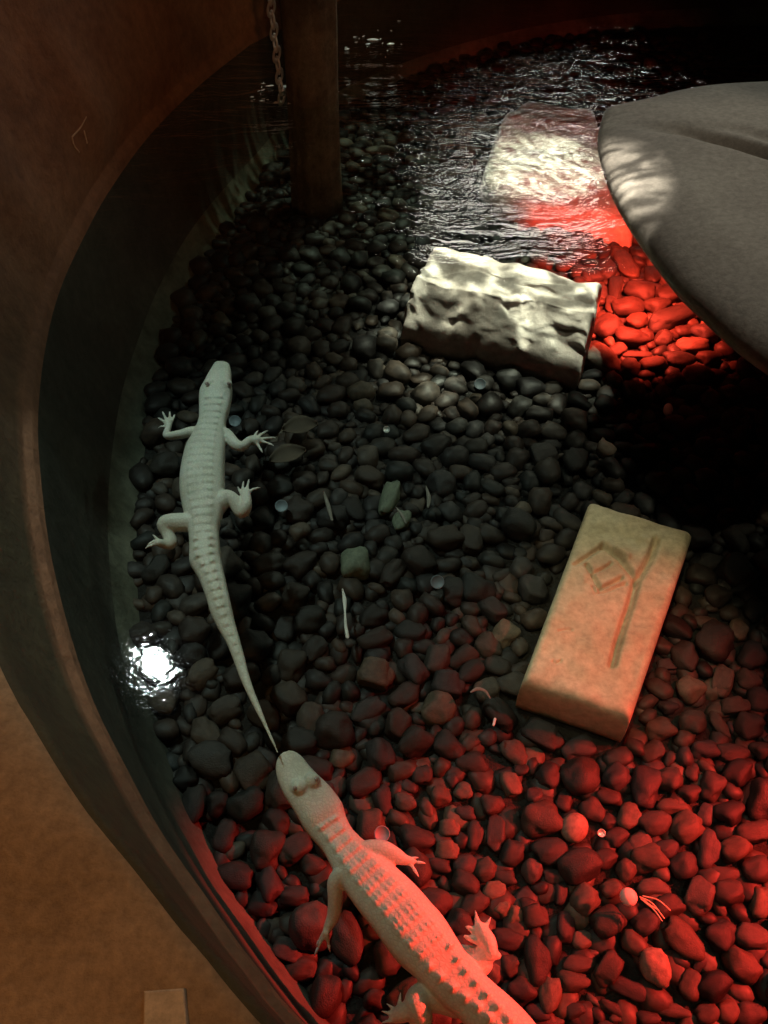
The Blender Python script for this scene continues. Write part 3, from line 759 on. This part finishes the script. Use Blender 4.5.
crop((640, 500), 4.266, [(440, 115, 52, 34), (305, 605, 85, 75, 20), (410, 870, 60, 34), (230, 940, 60, 50), (350, 950, 26, 70, -35), (215, 800, 60, 50), (125, 870, 40, 30), (360, 760, 42, 60), (470, 760, 60, 40, 30), (120, 690, 40, 24),
    (290, 510, 50, 26), (400, 300, 70, 60), (450, 350, 60, 30, -40), (310, 250, 55, 30), (260, 50, 50, 36), (420, 545, 40, 40), (470, 960, 60, 60), (90, 970, 56, 44), (500, 460, 50, 50), (330, 400, 56, 42)])
redset = [(140, 185, 38, 30), (215, 175, 62, 34, 50), (85, 212, 38, 18), (35, 195, 30, 18), (178, 265, 26, 48), (128, 265, 20, 30), (275, 278, 60, 26, 15), (225, 340, 68, 30, -5), (150, 410, 56, 34), (255, 390, 42, 28), (390, 385, 78, 32, -15),
    (335, 332, 46, 26), (238, 450, 66, 24, 5), (102, 475, 52, 19), (130, 548, 68, 36, 15), (190, 500, 36, 22), (270, 515, 58, 14), (328, 205, 36, 32), (312, 250, 56, 15, 20), (385, 295, 56, 28), (365, 455, 34, 26), (480, 482, 66, 26), (530, 435, 56, 30),
    (160, 325, 26, 38), (75, 90, 26, 36, -30), (125, 365, 20, 16), (180, 120, 24, 20), (90, 160, 40, 14), (430, 350, 40, 22), (420, 540, 54, 26), (320, 560, 50, 26), (230, 570, 40, 30), (490, 600, 50, 32), (540, 530, 44, 24), (410, 620, 44, 26), (80, 580, 40, 26, 30),
    (240, 100, 40, 26), (330, 150, 30, 22), (30, 130, 36, 22), (150, 50, 40, 22)]
crop((570, 220), 3.88, redset)
# special stones first so the filler keeps clear of them
specials = [
    (574.5, 827, 14.5, 15, 0, M_pebble_pale, 'round pale salmon pebble among the dark gravel below the tan brick'),
    (656, 966, 15.5, 24, -25, M_pebble_pale, 'long pebble, paler than its neighbours, below the round pink stone'),
    (389, 497, 10, 19, 22, M_pebble_green, 'pale green oval pebble in the middle of the dark bed'),
    (402, 520, 10, 11, 0, M_pebble_green, 'small green pebble with a pale fleck, touching the pale oval one'),
    (355, 564, 16, 15, 0, M_pebble_green, 'broad dull green pebble above the white sliver'),
    (669, 407, 5, 6, 0, M_pink, 'small pink stone alone in the dim red gravel below the red patch')]
SPEC = []
for (x, y, a, b, d, m, lab) in specials:
    e = px_ellipse(x, y, a, b, d); SPEC.append((e, m, lab))
occ = [(e[0], e[1], e[2], e[3], e[4]) for e, _, _ in SPEC]
# drop measured pebbles that sit on top of one another too much
def overlap(a, b, k=.80):
    d = math.hypot(a[0]-b[0], a[1]-b[1])
    if d > (a[2]+b[2]): return False
    th = math.atan2(b[1]-a[1], b[0]-a[0])
    def rad(e, t):
        t -= e[4]; return e[2]*e[3]/math.hypot(e[3]*math.cos(t), e[2]*math.sin(t))
    return d < k*(rad(a, th)+rad(b, th))
keep = []
for q in peb:
    if any(overlap(q, s, .8) for s in occ): continue
    if any(overlap(q, s, .55) for s in keep): continue
    keep.append(q)
peb = keep
def inside(p, poly):
    x, y = p[0], p[1]; c = False; n = len(poly); j = n-1
    for i in range(n):
        xi, yi = poly[i][0], poly[i][1]; xj, yj = poly[j][0], poly[j][1]
        if (yi > y) != (yj > y) and x < (xj-xi)*(y-yi)/(yj-yi)+xi: c = not c
        j = i
    return c
FL = np.array([RING[i]-RN[i]*(offF[i]+.0) for i in range(NR)])
b2 = [un(*c, FLOOR)[:2] for c in ()]
def hull(P):
    P = sorted(map(tuple, P)); L_ = []
    def half(Q):
        h = []
        for p in Q:
            while len(h) > 1 and (h[-1][0]-h[-2][0])*(p[1]-h[-2][1])-(h[-1][1]-h[-2][1])*(p[0]-h[-2][0]) <= 0: h.pop()
            h.append(p)
        return h[:-1]
    return half(P)+half(P[::-1])
H1, H2 = hull(B1), hull(B2)
HS = [tuple(q) for q in SHO]
def grow(poly, m):
    c = np.mean(poly, 0); return [tuple(c+(np.array(p)-c)*(1+m/np.linalg.norm(np.array(p)-c))) for p in poly]
BLK = [grow(H1, .03), grow(H2, .03), grow(HS, .03), grow(BO, .02)]
def blocked(x, y):
    if any(inside((x, y), P) for P in BLK): return True
    return math.hypot(x-TC[0], y-TC[1]) < .125
peb = [q for q in peb if not blocked(q[0], q[1]) and inside(q, FL)]
# spatial hash dart throwing for the rest of the bed
cell = .12; G = {}
def add(q): G.setdefault((int(q[0]//cell), int(q[1]//cell)), []).append(q)
for q in occ: add(q)
for q in peb: add(q)
def near(q):
    i, j = int(q[0]//cell), int(q[1]//cell)
    for a in (-1, 0, 1):
        for b in (-1, 0, 1): yield from G.get((i+a, j+b), ())
R = random.Random(11)
for size, tries in ((1.0, 7000), (.72, 12000), (.5, 18000)):
    for _ in range(tries):
        x, y = R.uniform(-.85, 2.2), R.uniform(.1, 4.4)
        u, v, dep = proj((x, y, FLOOR))
        if not (-40 < u < 1150 and -30 < v < 1150): continue
        A = R.uniform(.034, .048)*size; B = A*R.uniform(.6, .92)
        q = [x, y, A, B, R.uniform(0, math.pi), 'fill']
        if blocked(x, y) or not inside((x, y), FL): continue
        if any(overlap(q, s, .74) for s in near(q)): continue
        add(q); peb.append(q)
for q in peb:
    u, v, dep = proj((q[0], q[1], FLOOR+.02)); q += [u, v, q[2]*q[3]/dep/dep*math.sin(math.atan2(H+.4, q[1]))]
vis = [q for q in peb if -15 < q[6] < 783 and -10 < q[7] < 1035]
score = lambda q: q[8]*(3 if q[5] == 'hand' else 1)
vis.sort(key=score, reverse=True)
single = vis[:290]; sid = {id(q) for q in single}
def zone(u, v):
    if v > 900: return 'smooth red-lit pebble in the gravel along the bottom edge, beside the lower alligator', 'red-lit pebbles at the lower right'
    if v > 735 and u > 400: return 'smooth dim reddish pebble in the gravel below the tan brick', 'dim reddish pebbles below the tan brick'
    if u > 575 and v < 430: return 'red-lit pebble in the gravel between the pale slab and the boulder', 'red-lit pebbles beside the boulder'
    if v > 735: return 'dim reddish pebble in the gravel around the lower alligator', 'dim pebbles around the lower alligator'
    if u > 640: return 'dark pebble in the gravel right of the tan brick', 'dark pebbles right of the tan brick'
    return 'dark grey pebble in the shadowy middle of the gravel bed', 'dark pebbles in the middle of the bed'
def place(me, e, hz, k):
    o = bpy.data.objects.new('pebble', me); COL.objects.link(o)
    o.location = (e[0], e[1], FLOOR+hz*.72); o.scale = (e[2], e[3], hz)
    o.rotation_euler = (R.uniform(-.12, .12), R.uniform(-.12, .12), e[4]); return o
for k, q in enumerate(single):
    hz = min(.034, q[3]*R.uniform(.62, .8)); o = place(PM[k % len(PM)], q, hz, k)
    lab, grp = zone(q[6], q[7]); tag(o, lab, 'pebble', grp)
for k, (e, m, lab) in enumerate(SPEC):
    me = PM[k].copy(); me.materials.clear(); me.materials.append(m)
    if k in (0, 5): me.vertices.foreach_set('co', (IV*.9+VAR[k]*.1).astype(np.float32).ravel()); me.update()
    o = place(me, e, min(.034, e[3]*.75), k); o.location.z += .004; tag(o, lab, 'pebble')
V, F, T = [], [], []
for k, q in enumerate(peb):
    if id(q) in sid: continue
    hz = q[3]*R.uniform(.6, .8); c, s = math.cos(q[4]), math.sin(q[4]); b = len(V); t = R.random()
    v = VARJ[k % 14]*[q[2], q[3], hz]
    W_ = np.stack([q[0]+v[:, 0]*c-v[:, 1]*s, q[1]+v[:, 0]*s+v[:, 1]*c, FLOOR+hz*.72+v[:, 2]], 1)
    V.extend(W_.tolist()); F.extend([[i+b for i in f] for f in JF]); T.extend([t]*len(v))
U = {}
for _ in range(16000):     # lower layer showing through the gaps
    x, y = R.uniform(-.85, 2.2), R.uniform(.1, 3.3)
    u, v, dep = proj((x, y, FLOOR))
    if not (-30 < u < 1100 and 60 < v < 1130) or blocked(x, y) or not inside((x, y), FL): continue
    A = R.uniform(.026, .036); q = [x, y, A, A*R.uniform(.65, .9), R.uniform(0, math.pi)]
    ci, cj = int(x//.1), int(y//.1)
    if any(overlap(q, s_, .78) for a in (-1, 0, 1) for b in (-1, 0, 1) for s_ in U.get((ci+a, cj+b), ())): continue
    U.setdefault((ci, cj), []).append(q)
    hz = q[3]*.6; c, s = math.cos(q[4]), math.sin(q[4]); b = len(V); t = R.random()
    v = VARJ[_ % 14]*[q[2], q[3], hz]
    W_ = np.stack([q[0]+v[:, 0]*c-v[:, 1]*s, q[1]+v[:, 0]*s+v[:, 1]*c, FLOOR+.001+v[:, 2]], 1)
    V.extend(W_.tolist()); F.extend([[i+b for i in f] for f in JF]); T.extend([t]*len(v))
o = mesh_obj('gravel', V, F, M_pebble_far)
at = o.data.attributes.new('tone', 'FLOAT', 'POINT'); at.data.foreach_set('value', T)
tag(o, 'dark river gravel covering the far and in-between parts of the bed', 'gravel', kind='stuff')
print('pebbles', len(peb), 'single', len(single), 'hand', sum(1 for q in single if q[5] == 'hand'))

# ------------------------------------------------------------------ coins and scraps
def disc(name, x, y, r_px, label, mat, cat, th=.003, z=FLOOR+.062, tilt=(0, 0)):
    c = un(x, y, z); dep = proj(c)[2]; r = r_px*dep/FPX
    V, F = [], []; n = 28
    prof = [(0.0, -th/2), (.96, -th/2), (1, -th*.3), (1, th*.3), (.96, th/2), (.86, th/2), (.84, th*.3), (0.0, th*.3)]
    for k in range(n):
        a = 2*math.pi*k/n
        for (s, zz) in prof: V.append((r*max(s, .001)*math.cos(a), r*max(s, .001)*math.sin(a), zz))
    F = grid_faces(n, len(prof), True)
    o = mesh_obj(name, V, F, mat); o.location = tuple(c); o.rotation_euler = (*tilt, 0)
    tag(o, label, cat); return o
disc('coin', 480, 384, 6, 'small pale round coin on the gravel just below the pale slab', M_coin, 'coin', tilt=(.5, 0))
disc('coin', 437.5, 582, 7, 'small bluish round coin on the gravel left of the tan brick', M_coin, 'coin', tilt=(.5, 0))
disc('coin', 281.5, 506, 6.5, 'small dim round coin right of the swimming alligator hind foot', M_coin, 'coin', tilt=(.4, .1))
disc('coin', 235, 421, 6, 'small dim round coin beside the neck of the swimming alligator', M_coin, 'coin', tilt=(.4, .1))
disc('coin', 382, 834, 8, 'dull round coin above the front foot of the red-lit alligator', M_coin, 'coin', tilt=(.3, .1))
disc('coin', 386.5, 429.5, 3.5, 'tiny bright coin in the dark gravel left of the pale slab', M_steel, 'coin', tilt=(.5, 0))
disc('coin', 601.5, 833, 4, 'tiny bright speck of a coin right of the round pale pebble', M_steel, 'coin', tilt=(.3, 0))
# the round pink stone
v, f = [], []; sphere_mesh((0, 0, 0), 1, v, f, (1, 1, .75))
c = un(628.5, 897, FLOOR+.075); r = 9.3*proj(c)[2]/FPX
o = mesh_obj('round_stone', [q*r for q in v], f, M_pink); o.location = tuple(c); sb = o.modifiers.new('s', 'SUBSURF'); sb.levels = 1; sb.render_levels = 1
tag(o, 'small round bright pink stone on the dark gravel at the lower right', 'stone')
# a chip of broken stone, slivers and leaves
def chip(x, y, pts, th, mat, name, label, cat, z=FLOOR+.065):
    c = un(x, y, z); V = []; n = len(pts)
    O = np.array([un(x+a, y+b, z) for a, b in pts]); ctr = O.mean(0)
    for zz, s in ((-th, .8), (0, 1.0), (th*.7, .9), (th, .55)):
        for q in O: V.append(ctr+(q-ctr)*s+np.array([0, 0, zz*(1+.4*n3(q[0]*60, q[1]*60, zz*50))]))
    F = []
    for k in range(3):
        for j in range(n): F.append((k*n+j, k*n+(j+1) % n, (k+1)*n+(j+1) % n, (k+1)*n+j))
    F.append(tuple(range(n))); F.append(tuple(3*n+j for j in range(n)))
    o = mesh_obj(name, V, F, mat); tag(o, label, cat)
    import bmesh
    bm = bmesh.new(); bm.from_mesh(o.data); bmesh.ops.recalc_face_normals(bm, faces=bm.faces); bm.to_mesh(o.data); bm.free()
    return o
chip(605, 448, [(-9, 3), (-7, -5), (-3, -10), (1, -5), (7, -3), (12, 2), (7, 8), (-2, 8)], .012, M_pebble_pale, 'stone_chip', 'bright tan broken stone chip on the dark gravel between slab and brick', 'stone chip')
def sliver(pts, rad, label, name='quill', mat=None, z=FLOOR+.075):
    P = [un(x, y, z) for x, y in pts]; V, F = [], []
    tube_mesh(P, [r*proj(P[0])[2]/FPX for r in rad], V, F, 10, .5)
    o = mesh_obj(name, V, F, mat or M_quill); tag(o, label, 'debris' if name != 'straw' else 'straw'); return o
sliver([(342.5, 589), (344.5, 600), (345, 612), (345.5, 624), (347.5, 637)], [.7, 2.0, 1.0, 1.5, 1.8], 'long white sliver lying upright in the picture in the dark middle', 'quill')
sliver([(324, 492), (328, 505), (332, 520)], [.8, 2.2, 1.2], 'dim pale sliver in the dark gravel left of the green oval pebble', mat=M_scrap)
sliver([(396, 507), (402, 515), (406, 523)], [.5, 1.6, .5], 'tiny bent pale sliver lying on the small green pebble', mat=M_scrap)
sliver([(426, 486), (429, 498), (428, 507)], [.6, 2.2, 1.2], 'short pale brown sliver right of the green oval pebble', mat=M_scrap)
sliver([(471, 692), (477, 689), (485, 691), (490, 698)], [1, 2, 1.6, .8], 'small curved white sliver lower left of the tan brick', mat=M_scrap)
sliver([(495, 719), (493.5, 725)], [1.4, 1.2], 'tiny white speck of debris lower left of the tan brick, below the curved sliver')
st = empty('straw_tuft', tuple(un(645, 903, FLOOR+.075))); tag(st, 'thin pale straw strands beside the round pink stone', 'straw')
for k, pts in enumerate([[(640, 897), (652, 903), (664, 918)], [(641, 899), (654, 910), (662, 921)], [(643, 896), (658, 900), (670, 910)], [(644, 900), (650, 905), (657, 909)]]):
    P = [un(x, y, FLOOR+.075)-un(645, 903, FLOOR+.075) for x, y in pts]; V, F = [], []
    tube_mesh(P, [.0012]*3, V, F, 8); mesh_obj('strand', V, F, M_straw, st)
def leaf(pts, label, z=FLOOR+.07, lift=.012):
    O = [un(x, y, z) for x, y in pts]; A_ = O[0]; B_ = O[1]; w = np.linalg.norm(un(pts[0][0], pts[0][1]+pts[2][0], z)-O[0])
    ax = B_-A_; L_ = np.linalg.norm(ax); ax /= L_; sd = np.array([-ax[1], ax[0], 0]); V = []; nu, nw = 16, 9
    for i in range(nu):
        t = i/(nu-1); hw = w*math.sin(math.pi*min(1, t*.97+.02))**.8
        for j in range(nw):
            s = j/(nw-1)*2-1
            V.append(A_+ax*t*L_+sd*s*hw+np.array([0, 0, lift*s*s+lift*.6*math.sin(t*3)]))
    o = mesh_obj('leaf', V, grid_faces(nu, nw), M_leaf); m = o.modifiers.new('t', 'SOLIDIFY'); m.thickness = .0015
    tag(o, label, 'leaf')
leaf([(283, 432), (318, 426), (9, 0)], 'curled brown leaf on the bed right of the swimming alligator front foot')
leaf([(270, 463), (306, 452), (9, 0)], 'brown leaf on the bed just below the curled leaf')
# tan block lying on the ledge at the bottom
def ledge_block():
    zt = .245; C = [un(*c, zt) for c in [(143, 990), (184, 987), (190, 1050), (142, 1050)]]
    c = np.mean(C, 0); V = []
    for s, z in ((1.0, .195), (1.0, zt-.006), (.96, zt-.001), (.9, zt)):
        for q in C: V.append((*(c+(q-c)*s)[:2], z))
    F = [(0, 3, 2, 1), (12, 13, 14, 15)]
    for k in range(3):
        for j in range(4): F.append((k*4+j, k*4+(j+1) % 4, (k+1)*4+(j+1) % 4, (k+1)*4+j))
    o = mesh_obj('stone_tile', V, F, M_tile, smooth=False); tag(o, 'small pale tan block on the ledge at the bottom edge', 'block')
ledge_block()
# K-shaped scratch on the wall
from mathutils.bvhtree import BVHTree
wl = bpy.data.objects['wall_left']
bv = BVHTree.FromPolygons([v.co for v in wl.data.vertices], [tuple(p.vertices) for p in wl.data.polygons])
def onwall(x, y):
    d = FW+RT*(x-384)/FPX+UP*(512-y)/FPX; h = bv.ray_cast(Vector(CAM), Vector(d).normalized())
    return np.array(h[0]) if h[0] is not None else un(x, y, .3)
V, F = [], []
for L_ in ([(86, 117), (80, 128), (72, 137)], [(72, 137), (74, 145), (79, 152)], [(84, 131), (87, 143)]):
    tube_mesh([onwall(*q) for q in L_], [.0022]*len(L_), V, F, 8)
tag(mesh_obj('scrape', V, F, M_tile), 'small K-shaped pale scrape on the brown wall at the upper left', 'scrape')
# ------------------------------------------------------------------ light
def spot(name, loc, tgt, deg, power, col, radius=.03, blend=.5, gobo=None):
    l = bpy.data.lights.new(name, 'SPOT'); l.energy = power; l.color = col; l.shadow_soft_size = radius
    l.spot_size = math.radians(deg); l.spot_blend = blend
    o = bpy.data.objects.new(name, l); COL.objects.link(o); o.location = loc
    o.rotation_euler = (Vector(tgt)-Vector(loc)).to_track_quat('-Z', 'Y').to_euler()
    if gobo:
        l.use_nodes = True; nt = NT(l.node_tree)
        tc = nt.n('ShaderNodeTexCoord').outputs['Normal']
        sp_ = nt.n('ShaderNodeSeparateXYZ', {0: tc})
        dx = nt.n('ShaderNodeMath', {0: sp_.outputs[0], 1: sp_.outputs[2]}, operation='DIVIDE')
        dy = nt.n('ShaderNodeMath', {0: sp_.outputs[1], 1: sp_.outputs[2]}, operation='DIVIDE')
        cb = nt.n('ShaderNodeCombineXYZ', {0: dx.outputs[0], 1: dy.outputs[0]})
        mp = nt.n('ShaderNodeMapping', {'Vector': cb.outputs[0], 'Rotation': (0, 0, gobo.get('rot', 0)), 'Scale': gobo['scale']})
        ns = nt.n('ShaderNodeTexNoise', {'Vector': mp.outputs[0], 'Scale': 1, 'Detail': gobo.get('detail', 2), 'Roughness': .55, 'Distortion': gobo.get('dist', 1.2)})
        # bright focused lines where the ripple noise crosses its middle
        a = nt.n('ShaderNodeMath', {0: ns.outputs[0], 1: .5}, operation='SUBTRACT')
        a = nt.n('ShaderNodeMath', {0: a.outputs[0]}, operation='ABSOLUTE')
        a = nt.n('ShaderNodeMapRange', {0: a.outputs[0], 1: 0.0, 2: gobo.get('w', .09), 3: 1.0, 4: 0.0})
        a = nt.n('ShaderNodeMath', {0: a.outputs[0], 1: gobo.get('pow', 2.0)}, operation='POWER')
        a = nt.n('ShaderNodeMath', {0: a.outputs[0], 1: gobo.get('gain', 2.5)}, operation='MULTIPLY')
        a = nt.n('ShaderNodeMath', {0: a.outputs[0], 1: gobo.get('base', .3)}, operation='ADD')
        em = nt.n('ShaderNodeEmission', {'Color': (1, 1, 1, 1), 'Strength': a.outputs[0]})
        nt.n('ShaderNodeOutputLight', {0: em.outputs[0]})
    return o
RED = (1, .06, .03); WARM = (1, .62, .33)
# the lamp mirrored as the glint at the left
gp = un(150, 668, 0); gd = gp-CAM; gd /= np.linalg.norm(gd); rf = gd*[1, 1, -1]; lampA = gp+rf*((2.4)/rf[2])
spot('white_spot', tuple(lampA), tuple(un(205, 500, -.1)), 37, 110, (.86, 1, .98), .05, .9)
spot('ripple_spot', (1.0, 3.2, 3.0), tuple(un(512, 270, -.2)), 14.5, 900, (1, .93, .80), .01, .8, dict(scale=(13, 30, 1), rot=.9, w=.085, gain=3.0, base=.30, pow=1.6, detail=4))
spot('dim_ripple_spot', (.4, 3.9, 2.6), tuple(un(420, 190, -.35)), 30, 90, (.85, 1, .8), .01, .9, dict(scale=(12, 30, 1), rot=.3, w=.08, gain=4, base=.05, detail=4))
spot('far_fill_spot', (3.3, 4.0, 2.5), tuple(un(520, 440, FLOOR)), 36, 44, (.8, 1, .9), .05, .6)
spot('brick_spot', (.15, 1.0, 2.8), tuple(un(610, 600, -.27)), 13, 135, (1, .74, .46), .05, .7)
spot('boulder_spot', (2.2, 1.9, 2.6), tuple(un(735, 210, .05)), 34, 78, (1, .86, .70), .05, .6)
# red lamps: one tucked under the lip of the boulder, one low at the right
rl = un(652, 246, -.10)
spot('red_spot', tuple(rl), tuple(un(632, 318, FLOOR)), 112, 80, RED, .02, .5)
spot('red_side_spot', (1.9, .75, .62), (.45, .27, -.37), 34, 1000, (1, .035, .025), .03, .6)
spot('red_brick_spot', (1.6, 1.0, .95), tuple(un(655, 690, -.27)), 28, 150, (1, .05, .035), .03, 1)  # extra red spot, added to redden the brick's right side
spot('dim_fill_spot', (.7, -.25, 2.6), tuple(un(650, 790, FLOOR)), 22, 48, (1, .80, .66), .08, 1)  # weak neutral fill, added behind the viewer for the lower-right gravel
spot('red_ripple_spot', tuple(un(620, 186, -.06)), tuple(un(568, 205, -.5)), 70, 26, RED, .02, .6)  # second red spot under the lip, added to redden the submerged rock
spot('shelf_ripple_spot', (.9, 3.3, 2.9), tuple(un(545, 160, -.3)), 9.5, 800, (1, .95, .85), .01, .7, dict(scale=(26, 70, 1), rot=.5, w=.08, gain=3.6, base=.08, pow=1.6, detail=4))
# warm room light on the rockwork
spot('amber_spot', (.5, -.6, 2.6), (-1.15, 3.3, .75), 50, 62, (1, .44, .19), .1, .8)
spot('ledge_spot', (-.5, -.3, 2.2), tuple(un(60, 960, .2)), 50, 34, (1, .50, .20), .1, 1)
# area light added beyond the basin, seen only as streaks in the choppy water
al = bpy.data.lights.new('streak_light', 'AREA'); al.shape = 'RECTANGLE'; al.size = 1.7; al.size_y = .9; al.energy = 62; al.color = (1, .95, .82)
ao = bpy.data.objects.new('streak_light', al); COL.objects.link(ao); ao.location = (1.2, 7.5, 2.7)
ao.rotation_euler = (Vector((.6, 2.8, 0))-Vector(ao.location)).to_track_quat('-Z', 'Y').to_euler()

w = bpy.data.worlds.new('world'); SC.world = w; w.use_nodes = True
bg = w.node_tree.nodes['Background']; bg.inputs[0].default_value = (.9, 1, .9, 1); bg.inputs[1].default_value = .0012
SC.view_settings.view_transform = 'Standard'; SC.view_settings.look = 'None'; SC.view_settings.gamma = 1; SC.view_settings.exposure = 0
SC.view_settings.use_curve_mapping = False
cy = SC.cycles; cy.use_denoising = True; cy.max_bounces = 6; cy.transparent_max_bounces = 8; cy.sample_clamp_indirect = 4
cy.caustics_reflective = False; cy.caustics_refractive = False
